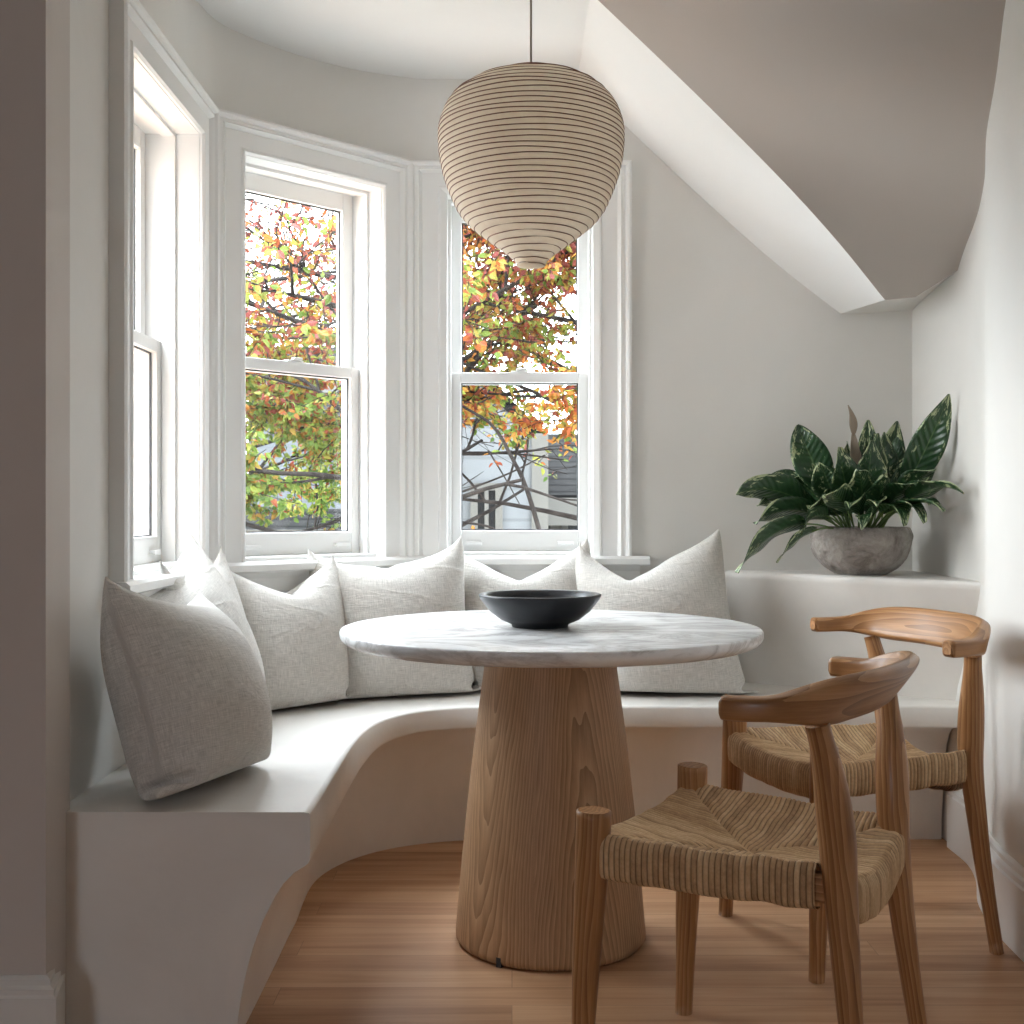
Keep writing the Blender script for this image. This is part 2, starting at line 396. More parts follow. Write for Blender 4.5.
# small closing cove between slope foot, back wall and right wall
mb = MB()
front = [lerp(E[0], R[0], k / 6) for k in range(6)] + [R[k] for k in range(0, 9)]
back = [lerp(np.array(B[0]), np.array((1.38, 4.05, 1.70)), k / (len(front) - 1)) for k in range(len(front))]
mb.grid([[tuple(lerp(front[k], back[k], q / 8)) for q in range(9)] for k in range(len(front))], sm=True)
tag(mb.build('ceiling_cove', M['wall']), kind='structure')

# baseboards -----------------------------------------------------------------
def bb(h): return [(0, 0), (.022, 0), (.022, h * .80), (.017, h * .82), (.017, h * .88), (.010, h * .91), (.010, h * .97), (.004, h), (0, h)]
mb = MB(); extrude_path(mb, [(x, y) for x, y in RW if y <= 3.66][::1], [(-o, z) for o, z in bb(.2)])
tag(mb.build('baseboard_right', M['trim']), kind='structure')
mb = MB(); extrude_path(mb, [(-4.45, 2.2), (-.862, 2.2), (-.885, 2.298)], [(-o, z) for o, z in bb(.175)])
tag(mb.build('baseboard_front', M['wall']), kind='structure')

# ------------------------------------------------------------------ windows
def make_window(idx, A, B, CW=CW):
    """casing face on the chord A->B; local x along chord, y outwards, z up"""
    a, b = Vector(A), Vector(B); u = (b - a).normalized(); ang = math.atan2(u.y, u.x); L = (b - a).length
    root = empty('window_%d' % idx, (a.x, a.y, 0), ang, kind='structure')
    x0, x1, zh = CW, L - CW, 2.095
    # mitred casing
    prof = [(0.004, .0), (0.004, .034), (.012, .038), (.020, .034), (.024, .025), (.034, .025), (.039, .030), (.046, .022), (.050, .016), (.102, .016), (.106, .021), (.112, .021), (CW, .014), (CW, .0)]
    mb = MB(); rows = []
    for (cx, cz, sx, sz) in ((0, ZST, 1, 0), (0, ZHEAD, 1, -1), (L, ZHEAD, -1, -1), (L, ZST, -1, 0)):
        rows.append([(cx + sx * o, -h, cz + sz * o * (ZHEAD - zh) / CW) for o, h in prof])
    mb.grid(rows, sm=False); mb.build('window_casing', M['trim'], root)
    # jamb liner
    mb = MB(); d = DEPTH + .01; th = .03
    mb.box((x0 - th, -.006, ZST - .03), (x0 + .002, d, zh + th)); mb.box((x1 - .002, -.006, ZST - .03), (x1 + th, d, zh + th)); mb.box((x0, -.006, zh - .002), (x1, d, zh + th))
    # parting stops
    for xa, xb in ((x0, x0 + .012), (x1 - .012, x1)):
        mb.box((xa, .060, ZST), (xb, .098, zh)); mb.box((xa, .186, ZST), (xb, .196, zh))
    mb.box((x0 + .012, .060, zh - .012), (x1 - .012, .098, zh))
    mb.build('window_jamb', M['trim'], root)
    mb = MB(); mb.box((x0 - .0, .02, ZST - .03), (x1 + .0, d + .03, ZST + .012)); mb.build('window_sill', M['trim'], root, .003)
    if idx > 1:                                   # dark strips added to hide the sunlit jamb outside the lower sash
        mb = MB()
        for xa, xb in ((x0 + .002, x0 + .010), (x1 - .010, x1 - .002)): mb.box((xa, .140, ZST + .012), (xb, .145, 1.45)); mb.box((xa, .140, ZST + .012), (xb - .005 if xa < L / 2 else xb, .186, 1.45)) if xa < L / 2 else mb.box((xa + .005, .140, ZST + .012), (xb, .186, 1.45))
        mb.box((x0 + .002, .187, ZST + .012), (x0 + .006, .198, zh - .01)); mb.box((x1 - .006, .187, ZST + .012), (x1 - .002, .198, zh - .01))
        mb.build('jamb_cover_strip', M['jamb_cover'], root)
    zm = 1.488
    def sash(name, y0, y1, za, zb, rb, rt, st):
        mb = MB(); xa, xb = x0 + .003, x1 - .003
        mb.box((xa, y0, za), (xa + st, y1, zb)); mb.box((xb - st, y0, za), (xb, y1, zb))
        mb.box((xa + st, y0, za), (xb - st, y1, za + rb)); mb.box((xa + st, y0, zb - rt), (xb - st, y1, zb))
        s = mb.build(name, M['trim'], root, .003)
        gx0, gx1, gz0, gz1 = xa + st, xb - st, za + rb, zb - rt
        mb = MB(); ym = (y0 + y1) / 2; w = .004
        for q in ((gx0, gz0, gx0 + w, gz1), (gx1 - w, gz0, gx1, gz1), (gx0, gz0, gx1, gz0 + w), (gx0, gz1 - w, gx1, gz1)): mb.box((q[0], ym - .003, q[1]), (q[2], ym + .003, q[3]))
        mb.build('glazing_bead', M['gasket'], s)
        mb = MB(); mb.box((gx0, ym - .002, gz0), (gx1, ym + .002, gz1)); mb.build('window_pane', M['glass'], s)
        return s
    lo = sash('lower_sash', .100, .138, ZST + .012, zm + .018, .072, .036, .042)
    up_ = sash('upper_sash', .146, .184, zm - .018, zh, .036, .058, .042)
    # sash lock and lifts
    mb = MB(); xm = (x0 + x1) / 2; mb.box((xm - .03, .105, zm + .018), (xm + .03, .135, zm + .024)); mb.box((xm - .012, .098, zm + .024), (xm + .022, .112, zm + .032)); mb.build('sash_lock', M['trim'], lo, .002)
    for xx in (x0 + .09, x1 - .09):
        mb = MB(); mb.box((xx - .028, .086, ZST + .040), (xx + .028, .101, ZST + .047)); mb.box((xx - .028, .084, ZST + .034), (xx + .028, .088, ZST + .047)); mb.build('sash_lift', M['trim'], lo, .0015)
    return root
W1 = make_window(1, K1, K2); W2 = make_window(2, K2, K3); W3 = make_window(3, K3, K4, .130)
# continuous stool (ledge) under the three windows
mb = MB()
extrude_path(mb, [(XL, 2.60), K2, K3, (.46, 4.02)], [(.03, ZST - .032), (-.045, ZST - .032), (-.055, ZST - .026), (-.055, ZST - .008), (-.045, ZST), (.03, ZST)])
extrude_path(mb, [(XL, 2.63), K2, K3, (.43, 4.02)], [(.0, ZST - .10), (-.018, ZST - .10), (-.022, ZST - .09), (-.022, ZST - .05), (-.03, ZST - .032), (.0, ZST - .032)])
tag(mb.build('trim_1', M['trim']), kind='structure')

# ------------------------------------------------------------------ built-in bench
ZB = .45
edge = [(-.390, 2.30), (-.391, 2.5), (-.393, 2.7), (-.395, 2.9), (-.394, 3.05)]
edge = [tuple(p) for p in catmull([(-.390, 2.30), (-.391, 2.5), (-.393, 2.7), (-.396, 2.95), (-.388, 3.14), (-.355, 3.31), (-.275, 3.44), (-.16, 3.505), (-.03, 3.52), (.3, 3.522), (.8, 3.523), (1.345, 3.525)], 90)]
ned = len(edge)
nor = []
for k in range(ned):
    a = Vector(edge[max(k - 1, 0)]); b = Vector(edge[min(k + 1, ned - 1)]); u = (b - a).normalized(); nor.append(Vector((-u.y, u.x)))   # inward
nor[0] = Vector((-1, 0))
profL = [(.012, .45), (.003, .4485), (.0, .443), (.0, .36), (.003, .352), (.010, .346), (.030, .334), (.052, .312), (.072, .280), (.092, .238), (.110, .19), (.124, .14), (.134, .09), (.141, .04), (.145, 0)]
profB = [(.012, .45), (.003, .4485), (.0, .443), (.0, .392), (.003, .386), (.010, .383), (.055, .380), (.098, .370), (.130, .348), (.154, .305), (.170, .25), (.182, .19), (.190, .12), (.197, .06), (.20, 0)]
mb = MB(); rows = []
for k in range(ned):
    w = smooth(2.95, 3.45, edge[k][1]); row = []
    for (o1, z1), (o2, z2) in zip(profL, profB):
        o, z = lerp(o1, o2, w), lerp(z1, z2, w); p = Vector(edge[k]) + nor[k] * o; row.append((p.x, p.y, z))
    rows.append(row)
mb.grid(rows, sm=True)
# top
i = len(mb.v)
tp = [(r[0][0], r[0][1]) for r in rows]
poly = tp + [(1.35, 3.525), (1.352, 4.019), (-.351, 4.018), (-.889, 3.48), (-.889, 2.62), (-.885, 2.30)]
for p in poly: mb.vert((p[0], p[1], .45))
mb.face([i + k for k in range(len(poly))])
# end face towards the room
i = len(mb.v)
cap = [rows[0][k] for k in range(len(profL))] + [(-.885, 2.30, 0), (-.885, 2.30, .45)]
for p in cap: mb.vert(p)
mb.face([i + k for k in range(len(cap))])
tag(mb.build('built_in_bench', M['bench']), 'curved built-in bench of pale trowelled plaster wrapping under the windows', 'bench')

# corner ledge for the plant
mb = MB(); rows = []; ZL = .826
botL, botR = np.array((.735, 4.03)), np.array((1.37, 3.615)); topL, topR = np.array((.70, 4.03)), np.array((1.36, 3.345))
def lp(q, w): return lerp(lerp(botL, botR, q), lerp(topL, topR, q), w)
NQ = 24; zs = [.448, .50, .58, .66, .74, .80, .815, .822, .826]; off = [0, 0, 0, 0, 0, 0, .003, .009, .018]
nn = Vector((-.55, -.83)).normalized()
for z, o in zip(zs, off):
    w = ((z - .448) / (.826 - .448)) ** 1.3
    rows.append([tuple((*(lp(q / NQ, w) - np.array((nn.x, nn.y)) * (o)), z)) for q in range(NQ + 1)])
mb.grid(rows, sm=True)
i = len(mb.v)
tp = [rows[-1][k] for k in range(NQ + 1)] + [(1.37, 4.03, ZL)]
for p in tp: mb.vert(p)
mb.face([i + k for k in range(len(tp))])
tag(mb.build('corner_ledge', M['bench']), 'raised triangular plaster ledge in the corner, carrying the potted plant', 'ledge')

# ------------------------------------------------------------------ table
TX, TY = .093, 2.88
tb = empty('dining_table', (TX, TY, 0), 0, label='round marble topped dining table on a tapering oak drum pedestal', cat='table')
mb = MB(); R_ = .505; zt = .750; th = .036
prof = [(0.0, zt - th), (R_ - .035, zt - th), (R_ - .022, zt - th + .0015), (R_ - .010, zt - th + .007), (R_ - .003, zt - th + .014), (R_, zt - th + .020), (R_, zt - .0045), (R_ - .0015, zt - .001), (R_ - .0045, zt), (R_ - .2, zt), (0.0, zt)]
lathe(mb, prof, 160); mb.build('tabletop', M['marble'], tb)
mb = MB()
def pgc(r, z, a):
    w = .26; s = a * .2 + 3.0; k = math.floor(s / w); x = s - k * w - w / 2
    return (z + k * 2.7, x + .001, .035 + .075 * (z if k % 2 else .8 - z) + .02 * math.sin(k * 2.1))
prof = [(.205, .0), (.222, .003), (.2285, .012)] + [(lerp(.2290, .152, q) + .006 * math.sin(PI * q), lerp(.02, .714, q)) for q in [k / 30 for k in range(31)]]
lathe(mb, prof, 220, gc=pgc, cap0=True); mb.build('pedestal', M['oak'], tb)
mb = MB(); a = math.radians(-122.6)
mb.box((-.006, -.008, .0), (.006, .010, .022)); o = mb.build('cable_notch', M['gasket'], tb); o.location = (.222 * math.cos(a), .222 * math.sin(a), 0); o.rotation_euler.z = a + PI / 2

# bowl
mb = MB(); rb = .131
prof = [(0, .004), (.052, .004), (.054, 0), (.060, 0), (.062, .006), (.085, .016), (.108, .034), (.122, .052), (.128, .060), (rb, .066), (rb + .001, .0695), (rb - .003, .0715), (rb - .012, .070), (.112, .056), (.095, .038), (.07, .023), (.035, .014), (0, .012)]
lathe(mb, prof, 96)
mb.v = [(x * 1.13, y * 1.13, z * 1.12) for x, y, z in mb.v]; o = mb.build('serving_bowl', M['black']); o.location = (.068, 2.89, .750)
tag(o, 'shallow black ceramic bowl standing on the marble tabletop', 'bowl')

# ------------------------------------------------------------------ pendant
LX, LY = .046, 2.88
pl = empty('pendant_lamp', (LX, LY, 1.623), 0, label='balloon shaped paper pendant lamp with thin dark ribs, hanging above the table', cat='pendant lamp')
s_ = 2.88 / 1190
pp = [(76, 12), (77.5, 32), (80, 44), (87, 62), (99, 78), (112, 87), (131, 92.3), (156, 91.5), (175, 87.5), (194, 81), (212, 72), (225, 61.5), (238, 45), (250, 29), (260, 17), (265, 14)]
cp = catmull([(r * s_, (266 - y) * s_) for y, r in pp], 240)
mb = MB(); turns = 37
def zr(q): i = q * (len(cp) - 1); k = min(int(i), len(cp) - 2); return lerp(cp[k], cp[k + 1], i - k)
zt_, zb_ = cp[0][1], cp[-1][1]
prof = []
for p in cp:
    ph = (p[1] - zb_) / (zt_ - zb_) * turns
    prof.append((p[0] - .0012 + .0022 * abs(math.sin(PI * ph)), p[1]))
lathe(mb, list(reversed([(r, z) for r, z in prof])), 120); mb.build('lamp_shade', M['paper'], pl)
mb = MB()
# one ring of cane at every crease
zz = sorted([(p[1], p[0]) for p in cp])
Zs = np.array([a for a, b in zz]); Rs = np.array([b for a, b in zz])
for k in range(turns + 1):
    z = zb_ + (zt_ - zb_) * k / turns; r = float(np.interp(z, Zs, Rs)); P = []
    for j in range(120):
        a = 2 * PI * j / 120; dz = .0012 * math.sin(a * 2 + k) + .0008 * math.sin(a * 5 + 2 * k)
        P.append([((r + .0004 + .0012 * math.cos(b)) * math.cos(a), (r + .0004 + .0012 * math.cos(b)) * math.sin(a), z + dz + .0013 * math.sin(b)) for b in (0, PI * .33, PI * .67, PI, PI * 1.33, PI * 1.67)])
    mb.grid(P, None, True, close_u=True, close_v=True)
mb.build('rib', M['rib'], pl)
mb = MB(); lathe(mb, [(0, .0), (.034, .0), (.036, .003), (.034, .006), (0, .006)], 40); mb.build('shade_cap', M['paper'], pl)
mb = MB(); tube(mb, [(0, 0, .47), (0, 0, .60), (0, 0, .70), (0, 0, ZC - 1.623)], lambda t: .0028, 10); mb.build('cord', M['flex'], pl)
mb = MB(); lathe(mb, [(0, ZC - 1.623 - .02), (.03, ZC - 1.623 - .02), (.045, ZC - 1.623 - .012), (.05, ZC - 1.623)], 40); mb.build('ceiling_rose', M['trim'], pl)
mb = MB(); lathe(mb, [(0, .16), (.022, .165), (.03, .19), (.028, .215), (.014, .25), (.014, .30), (0, .30)], 24); tube(mb, [(0, 0, .29), (0, 0, .38), (0, 0, .48)], lambda t: .006, 8); mb.build('bulb', M['trim'], pl)

# ------------------------------------------------------------------ chairs (local x = u forward, y = v)
def make_chair():
    root = empty('dining_chair', (0, 0, 0))
    FU, FV, RU, RV = .2085, .215, -.2085, .165
    k = 0
    for s in (-1, 1):
        mb = MB(); k += 1
        path = catmull([(FU + .020, s * (FV + .006), 0), (FU + .012, s * (FV + .004), .20), (FU, s * FV, .42), (FU - .003, s * (FV - .001), .512)], 26)
        def rf(t):
            r = lerp(.0180, .0305, smooth(0, .75, t))
            return r if t < .985 else r - .0035
        path = path + [path[-1] + (path[-1] - path[-2]) * .12]
        tube(mb, path, rf, 24, seed=k * 1.7); mb.build('leg', M['chairwood'], root)
    for s in (-1, 1):
        mb = MB(); k += 1
        path = catmull([(-.262, s * .192, 0), (-.232, s * .178, .22), (RU - .004, s * (RV + .002), .42), (RU + .002, s * (RV + .006), .52), (RU + .010, s * (RV + .022), .62), (-.186, s * .205, .700)], 34)
        def rr(t):
            a = lerp(.0160, .0300, smooth(0, .60, t)); return a * lerp(1, .66, smooth(.62, .97, t))
        tube(mb, path, rr, 24, seed=k * 1.7); mb.build('leg', M['chairwood'], root)
    # seat rails under the rush
    for (a, b) in (((FU, -FV), (RU, -RV)), ((FU, FV), (RU, RV)), ((FU, -FV), (FU, FV)), ((RU, -RV), (RU, RV))):
        mb = MB(); P = []; sag = 0 if abs(a[0] - b[0]) > .1 else (.018 if a[0] > 0 else .048)
        G = []
        for q in range(13):
            t_ = q / 12; c = lerp(np.array(a), np.array(b), t_); z = .440 - sag * (1 - (2 * t_ - 1) ** 2)
            d = np.array(b) - np.array(a); d /= np.linalg.norm(d); nn = np.array((-d[1], d[0]))
            sec = [(-.013, -.026), (-.010, -.030), (.010, -.030), (.013, -.026), (.013, .012), (.010, .016), (-.010, .016), (-.013, .012)]
            P.append([(*(c + nn * o), z + h) for o, h in sec]); G.append([(t_ * .4 + 5, o, h + .03) for o, h in sec])
        mb.grid(P, G, False, close_v=True); mb.build('seat_rail', M['chairwood'], root)
    # rush seat
    pitch = .0098; amp = .0032
    mb = MB(); n = 232; m = .017
    def edgez(s, t): return .478 - lerp(.052, .022, max(0, s)) * (1 - abs(t) ** 2.3) - .004 * (1 - s * s)
    def plan(s, t):
        q = (s + 1) / 2; v = lerp(RV, FV, q) + m * .85
        return (lerp(RU - m, FU + m, q), t * v)
    def ridge(c): return amp * (abs(math.sin(PI * c)) ** .7)
    P = []; G = []
    for i in range(n + 1):
        s = -1 + 2 * i / n; row = []; gr = []
        for j in range(n + 1):
            t_ = -1 + 2 * j / n; u, v = plan(s, t_)
            side = abs(t_) > abs(s) * .98
            jx = .35 * mnoise.noise(Vector((u * 16, v * 16, 3.1)))
            if side: c = (u + .3) / pitch + jx + abs(v) * 6; al = v; sid = 1 + (t_ > 0)
            else: c = (v + .3) / pitch + jx; al = u; sid = 3 + (s > 0)
            e = 1 - min(1, abs(abs(t_) - abs(s)) / .10)
            z = edgez(s, t_) + ridge(c) - .006 * e * e * (1 - max(abs(s), abs(t_)) ** 8) + .004 * mnoise.noise(Vector((u * 22, v * 22, .5)))
            rnd_ = max(0, (max(abs(s), abs(t_)) - .95) / .05); z -= .005 * rnd_ ** 2
            row.append((u, v, z)); gr.append((c, al, sid))
        P.append(row); G.append(gr)
    mb.grid(P, G, True)
    # skirts wrapping the rails
    wrapz = [0, .006, .014, .026, .038, .050, .061, .068, .0725, .073]; wrapo = [0, .0035, .0052, .006, .006, .0055, .0045, .0015, -.006, -.022]
    for which in range(4):
        P = []; G = []; cnt = 232
        for i in range(cnt + 1):
            r = -1 + 2 * i / cnt
            if which == 0: s, t_, nx, ny = r, -1, .08, -1
            elif which == 1: s, t_, nx, ny = -r, 1, .08, 1
            elif which == 2: s, t_, nx, ny = 1, r, 1, 0
            else: s, t_, nx, ny = -1, -r, -1, 0
            if which < 2 and s < -.80: continue                      # a bare end of the rail shows before the rear leg
            u, v = plan(s, t_); jx = .35 * mnoise.noise(Vector((u * 16, v * 16, 3.1)))
            c = ((u + .3) / pitch + jx + abs(v) * 6) if which < 2 else (v + .3) / pitch + jx
            row = []; gr = []; zt0 = edgez(s, t_) - .005 + .004 * mnoise.noise(Vector((u * 22, v * 22, .5))); rg = ridge(c)
            for dz, o in zip(wrapz, wrapo):
                oo = o + rg * min(1, dz / .008); row.append((u + nx * oo, v + ny * oo, zt0 + (rg if dz == 0 else 0) - dz)); gr.append((c, dz + .5, which + 1))
            P.append(row); G.append(gr)
        mb.grid(P, G, True)
    mb.build('seat', M['rush'], root)
    # arm and back rail
    half = [(-.058, .284), (-.095, .281), (-.140, .266), (-.180, .236), (-.213, .186), (-.232, .120), (-.242, .055)]
    ctl = [(a, -b) for a, b in half] + [(-.244, 0)] + [(a, b) for a, b in reversed(half)]
    NP = 120; pth = catmull([(a, b, .726 + .014 * smooth(-.1, -.27, a) * 1.0) for a, b in ctl], NP)
    P = []; G = []; L = 0; ns = 28
    for k in range(NP):
        d = pth[min(k + 1, NP - 1)] - pth[max(k - 1, 0)]; d /= np.linalg.norm(d); outv = np.array((d[1], -d[0], 0)); outv = outv / np.linalg.norm(outv)
        if k: L += np.linalg.norm(pth[k] - pth[k - 1])
        q = abs(k / (NP - 1) * 2 - 1)                      # 1 at the ends, 0 at the back
        w = 1 - smooth(.28, .78, q)
        hh = lerp(.0190, .048, w); ww = lerp(.021, .0140, w); tilt = lerp(0.0, .62, w)
        endr = 1 - .35 * max(0, (q - .975) / .025) ** 2
        hh *= endr; ww *= endr
        # outward side sign: outward from the seat centre
        c0 = pth[k]; sgn = 1 if outv.dot(np.array((c0[0] + .02, c0[1], 0))) > 0 else -1; outv = outv * sgn
        row = []; gr = []
        for j in range(ns):
            a = 2 * PI * j / ns; ca, sa = math.cos(a), math.sin(a); e = .5
            x = ww * math.copysign(abs(ca) ** e, ca); z = hh * math.copysign(abs(sa) ** e, sa)
            xo = x * math.cos(tilt) + z * math.sin(tilt); zo = -x * math.sin(tilt) + z * math.cos(tilt)
            row.append(tuple(pth[k] + outv * xo + np.array((0, 0, zo)))); gr.append((L + 9.3, x + .004, z * .8 + .01))
        P.append(row); G.append(gr)
    i = mb2 = None
    mb = MB(); i = mb.grid(P, G, True, close_v=True)
    mb.face([i + ns - 1 - k for k in range(ns)]); mb.face([i + (NP - 1) * ns + k for k in range(ns)])
    mb.build('backrest', M['chairwood'], root)
    return root
ch1 = make_chair(); ch1.location = (.430, 2.141, 0); ch1.rotation_euler.z = math.atan2(.53, -.848)
tag(ch1, 'curved-back oak chair with woven rush seat, the nearer of the two', 'chair', 'oak chairs at the round table')
ch2 = copy_tree(ch1); ch2.location = (.826, 2.887, 0); ch2.rotation_euler.z = math.atan2(-.28, -.96)
tag(ch2, 'curved-back oak chair with woven rush seat beside the right wall, under the plant ledge', 'chair', 'oak chairs at the round table')

# ------------------------------------------------------------------ cushions: small cloth relaxation
def sim_cushion(W, H, N=42, press=26.0, chop=0.0, chx=0.0, seed=0, lean=.18, steps=190, chopw=.9, grav=1.3, pins=(.54, .54)):
    rs = np.random.RandomState(seed)
    nx = N; nz = N; hx = W / (nx - 1); hz = H / (nz - 1)
    xs = np.linspace(-W / 2, W / 2, nx); zsx = np.linspace(0, H, nz)
    X, Z = np.meshgrid(xs, zsx, indexing='ij')
    F = np.stack([X, -.004 + 0 * X, Z], -1); Bk = np.stack([X, .004 + 0 * X, Z], -1)
    P = np.stack([F, Bk], 0)                       # side, i, j, 3
    P[:, :, :, 1] += rs.randn(2, nx, nz) * .0015
    edge_ = np.zeros((nx, nz), bool); edge_[0, :] = edge_[-1, :] = edge_[:, 0] = edge_[:, -1] = True
    def weld():
        m = (P[0] + P[1]) / 2; P[0][edge_] = m[edge_]; P[1][edge_] = m[edge_]
    weld(); V = np.zeros_like(P)
    def cons(sa, sb, L, k, soft_compress=1.0):
        d = P[sb] - P[sa]; l = np.sqrt((d * d).sum(-1, keepdims=True)) + 1e-9
        diff = (l - L) / l; diff = np.where(diff < 0, diff * soft_compress, diff)
        c = d * diff * .5 * k; P[sa] += c; P[sb] -= c
    s = slice
    groups = []
    for o in (0, 1):
        groups.append(((s(None), s(o, nx - 1, 2), s(None)), (s(None), s(o + 1, nx, 2), s(None)), hx, 1.0, .35))
        groups.append(((s(None), s(None), s(o, nz - 1, 2)), (s(None), s(None), s(o + 1, nz, 2)), hz, 1.0, .35))
    dg = math.hypot(hx, hz)
    for o in (0, 1):
        groups.append(((s(None), s(o, nx - 1, 2), s(0, nz - 1)), (s(None), s(o + 1, nx, 2), s(1, nz)), dg, .30, .25))
        groups.append(((s(None), s(o, nx - 1, 2), s(1, nz)), (s(None), s(o + 1, nx, 2), s(0, nz - 1)), dg, .30, .25))
    for o in range(4):
        groups.append(((s(None), s(o, nx - 2, 4), s(None)), (s(None), s(o + 2, nx, 4), s(None)), 2 * hx, .10, 1.0)) if nx - 2 > o else None
        groups.append(((s(None), s(None), s(o, nz - 2, 4)), (s(None), s(None), s(o + 2, nz, 4)), 2 * hz, .10, 1.0))
    dt = .016
    def trim(g):
        sa, sb, L, k, c = g
        a, b = P[sa], P[sb]; return g
    for st in range(steps):
        # pressure from normals
        Fo = np.zeros_like(P)
        for sd in (0, 1):
            G1 = np.gradient(P[sd], axis=0); G2 = np.gradient(P[sd], axis=1); nrm = np.cross(G1, G2)
            if sd == 1: nrm = -nrm
            Fo[sd] += nrm / (hx * hz)                # outward: front is -y
        thick = np.abs(P[1, :, :, 1] - P[0, :, :, 1]).mean()
        pr = press * min(1.0, st / 30) * min(2.0, (.10 / max(thick, .03)) ** 1.5)
        V += dt * (Fo * pr * .6); V[..., 2] -= dt * grav
        V *= .90
        old = P.copy(); P += V * dt
        for it in range(10):
            for sa, sb, L, k, c in groups:
                a = P[sa]; b = P[sb]
                if a.shape != b.shape: continue
                cons(sa, sb, L, k, c)
            weld()
            P[..., 2] = np.maximum(P[..., 2], 0.0)
            # backing plane that leans
            yb = .13 + lean * 0; P[..., 1] = np.minimum(P[..., 1], yb)
            if chop > 0:
                q = min(1.0, max(0.0, (st - 40) / 70))
                zmax = H * .90 - chop * q + np.abs(P[..., 0] - chx) * chopw + np.abs(P[..., 1]) * .5
                P[..., 2] = np.minimum(P[..., 2], np.maximum(zmax, .1))
            for ci, hz_ in ((0, pins[0]), (-1, pins[1])):
                P[:, ci, -1, 2] += .5 * (hz_ - P[:, ci, -1, 2]); P[:, ci, -1, 1] *= .7
        P[..., 1] -= P[..., 1].mean() * .5
        V = (P - old) / dt
    return P

def cushion_mesh(P, name):
    """two sides share the rim; catmull style refine is left to a subdivision modifier"""
    nx, nz = P.shape[1], P.shape[2]; mb = MB(); idx = {}
    for sd in (0, 1):
        for i in range(nx):
            for j in range(nz):
                e = i in (0, nx - 1) or j in (0, nz - 1)
                if sd == 1 and e: idx[(1, i, j)] = idx[(0, i, j)]; continue
                idx[(sd, i, j)] = mb.vert(P[sd, i, j], (i / (nx - 1) * .5 + sd * .7, j / (nz - 1) * .5, sd * .3))
        for i in range(nx - 1):
            for j in range(nz - 1):
                q = [idx[(sd, i, j)], idx[(sd, i + 1, j)], idx[(sd, i + 1, j + 1)], idx[(sd, i, j + 1)]]
                mb.face(q if sd == 0 else q[::-1], True)
    return mb
def place_cushion(sim, loc, yaw, lean, roll, scale, label, mir=False, ty=1.0):
    P = sim.copy(); P[..., 1] *= ty
    if mir: P[..., 0] *= -1; P = P[:, ::-1]
    P = P * scale
    mb = cushion_mesh(P, 'cushion')
    # lean back (about x), roll in its own plane (about y), yaw, then drop onto the bench
    A = np.array(mb.v); cx = np.array((0, 0, .24 * scale))
    def rx(a): c, s = math.cos(a), math.sin(a); return np.array(((1, 0, 0), (0, c, -s), (0, s, c)))
    def ry(a): c, s = math.cos(a), math.sin(a); return np.array(((c, 0, s), (0, 1, 0), (-s, 0, c)))
    A = (A - cx) @ ry(roll).T + cx; A = A @ rx(-lean).T
    A[:, 2] -= A[:, 2].min() + .020 + abs(roll) * .12
    # settle: let the lowest part spread flat
    low = A[:, 2] < .02; A[:, 2] = np.where(low, .0015 + .0185 * np.exp((A[:, 2] - .02) / .0185), A[:, 2])
    mb.v = [tuple(p) for p in A]
    o = mb.build('cushion', M['linen']); o.location = (loc[0], loc[1], ZB + .0005); o.rotation_euler.z = yaw
    m = o.modifiers.new('sub', 'SUBSURF'); m.levels = 2; m.render_levels = 2
    tag(o, label, 'cushion', 'linen cushions along the bench')
    return o
SIMS = {
 'plain': sim_cushion(.57, .58, press=28, chop=.07, chx=.05, seed=1, chopw=.35, pins=(.53, .50)),
 'peak':  sim_cushion(.57, .60, press=26, chop=.22, chx=.10, seed=2, chopw=.9, pins=(.55, .56)),
 'vee':   sim_cushion(.57, .60, press=26, chop=.19, chx=-.03, seed=3, chopw=.75, pins=(.53, .56)),
 'soft':  sim_cushion(.57, .57, press=26, chop=.10, chx=-.02, seed=4, chopw=.5, pins=(.52, .54)),
}
D = math.radians
place_cushion(SIMS['plain'], (-.63, 2.55), D(84), D(20), D(5), .88, 'plump shadowed oatmeal linen cushion at the open end of the bench, against the wall', ty=1.0)
place_cushion(SIMS['plain'], (-.75, 3.03), D(80), D(17), D(-18), .94, 'bright linen cushion with one tall peaked corner, just behind the shadowed end cushion', ty=.8)
place_cushion(SIMS['soft'], (-.755, 3.17), D(86), D(11), D(0), .97, 'linen cushion mostly hidden behind the tall peaked one, touching the side window ledge', ty=.5)
place_cushion(SIMS['vee'], (-.655, 3.49), D(40), D(12), D(-3), .88, 'linen cushion with a notched top under the angled middle window', mir=True, ty=.85)
place_cushion(SIMS['soft'], (-.36, 3.70), D(14), D(10), D(-2), .97, 'linen cushion with folded lower corners, partly hidden by the left rim of the tabletop', ty=.85)
place_cushion(SIMS['vee'], (.05, 3.84), D(0), D(12), D(0), .94, 'linen cushion with a deep V-shaped top directly behind the black bowl', ty=.8)
place_cushion(SIMS['peak'], (.468, 3.77), D(-4), D(11), D(2), 1.01, 'linen cushion with two tall ears at the end of the row, beside the plant ledge', mir=True, ty=.9)

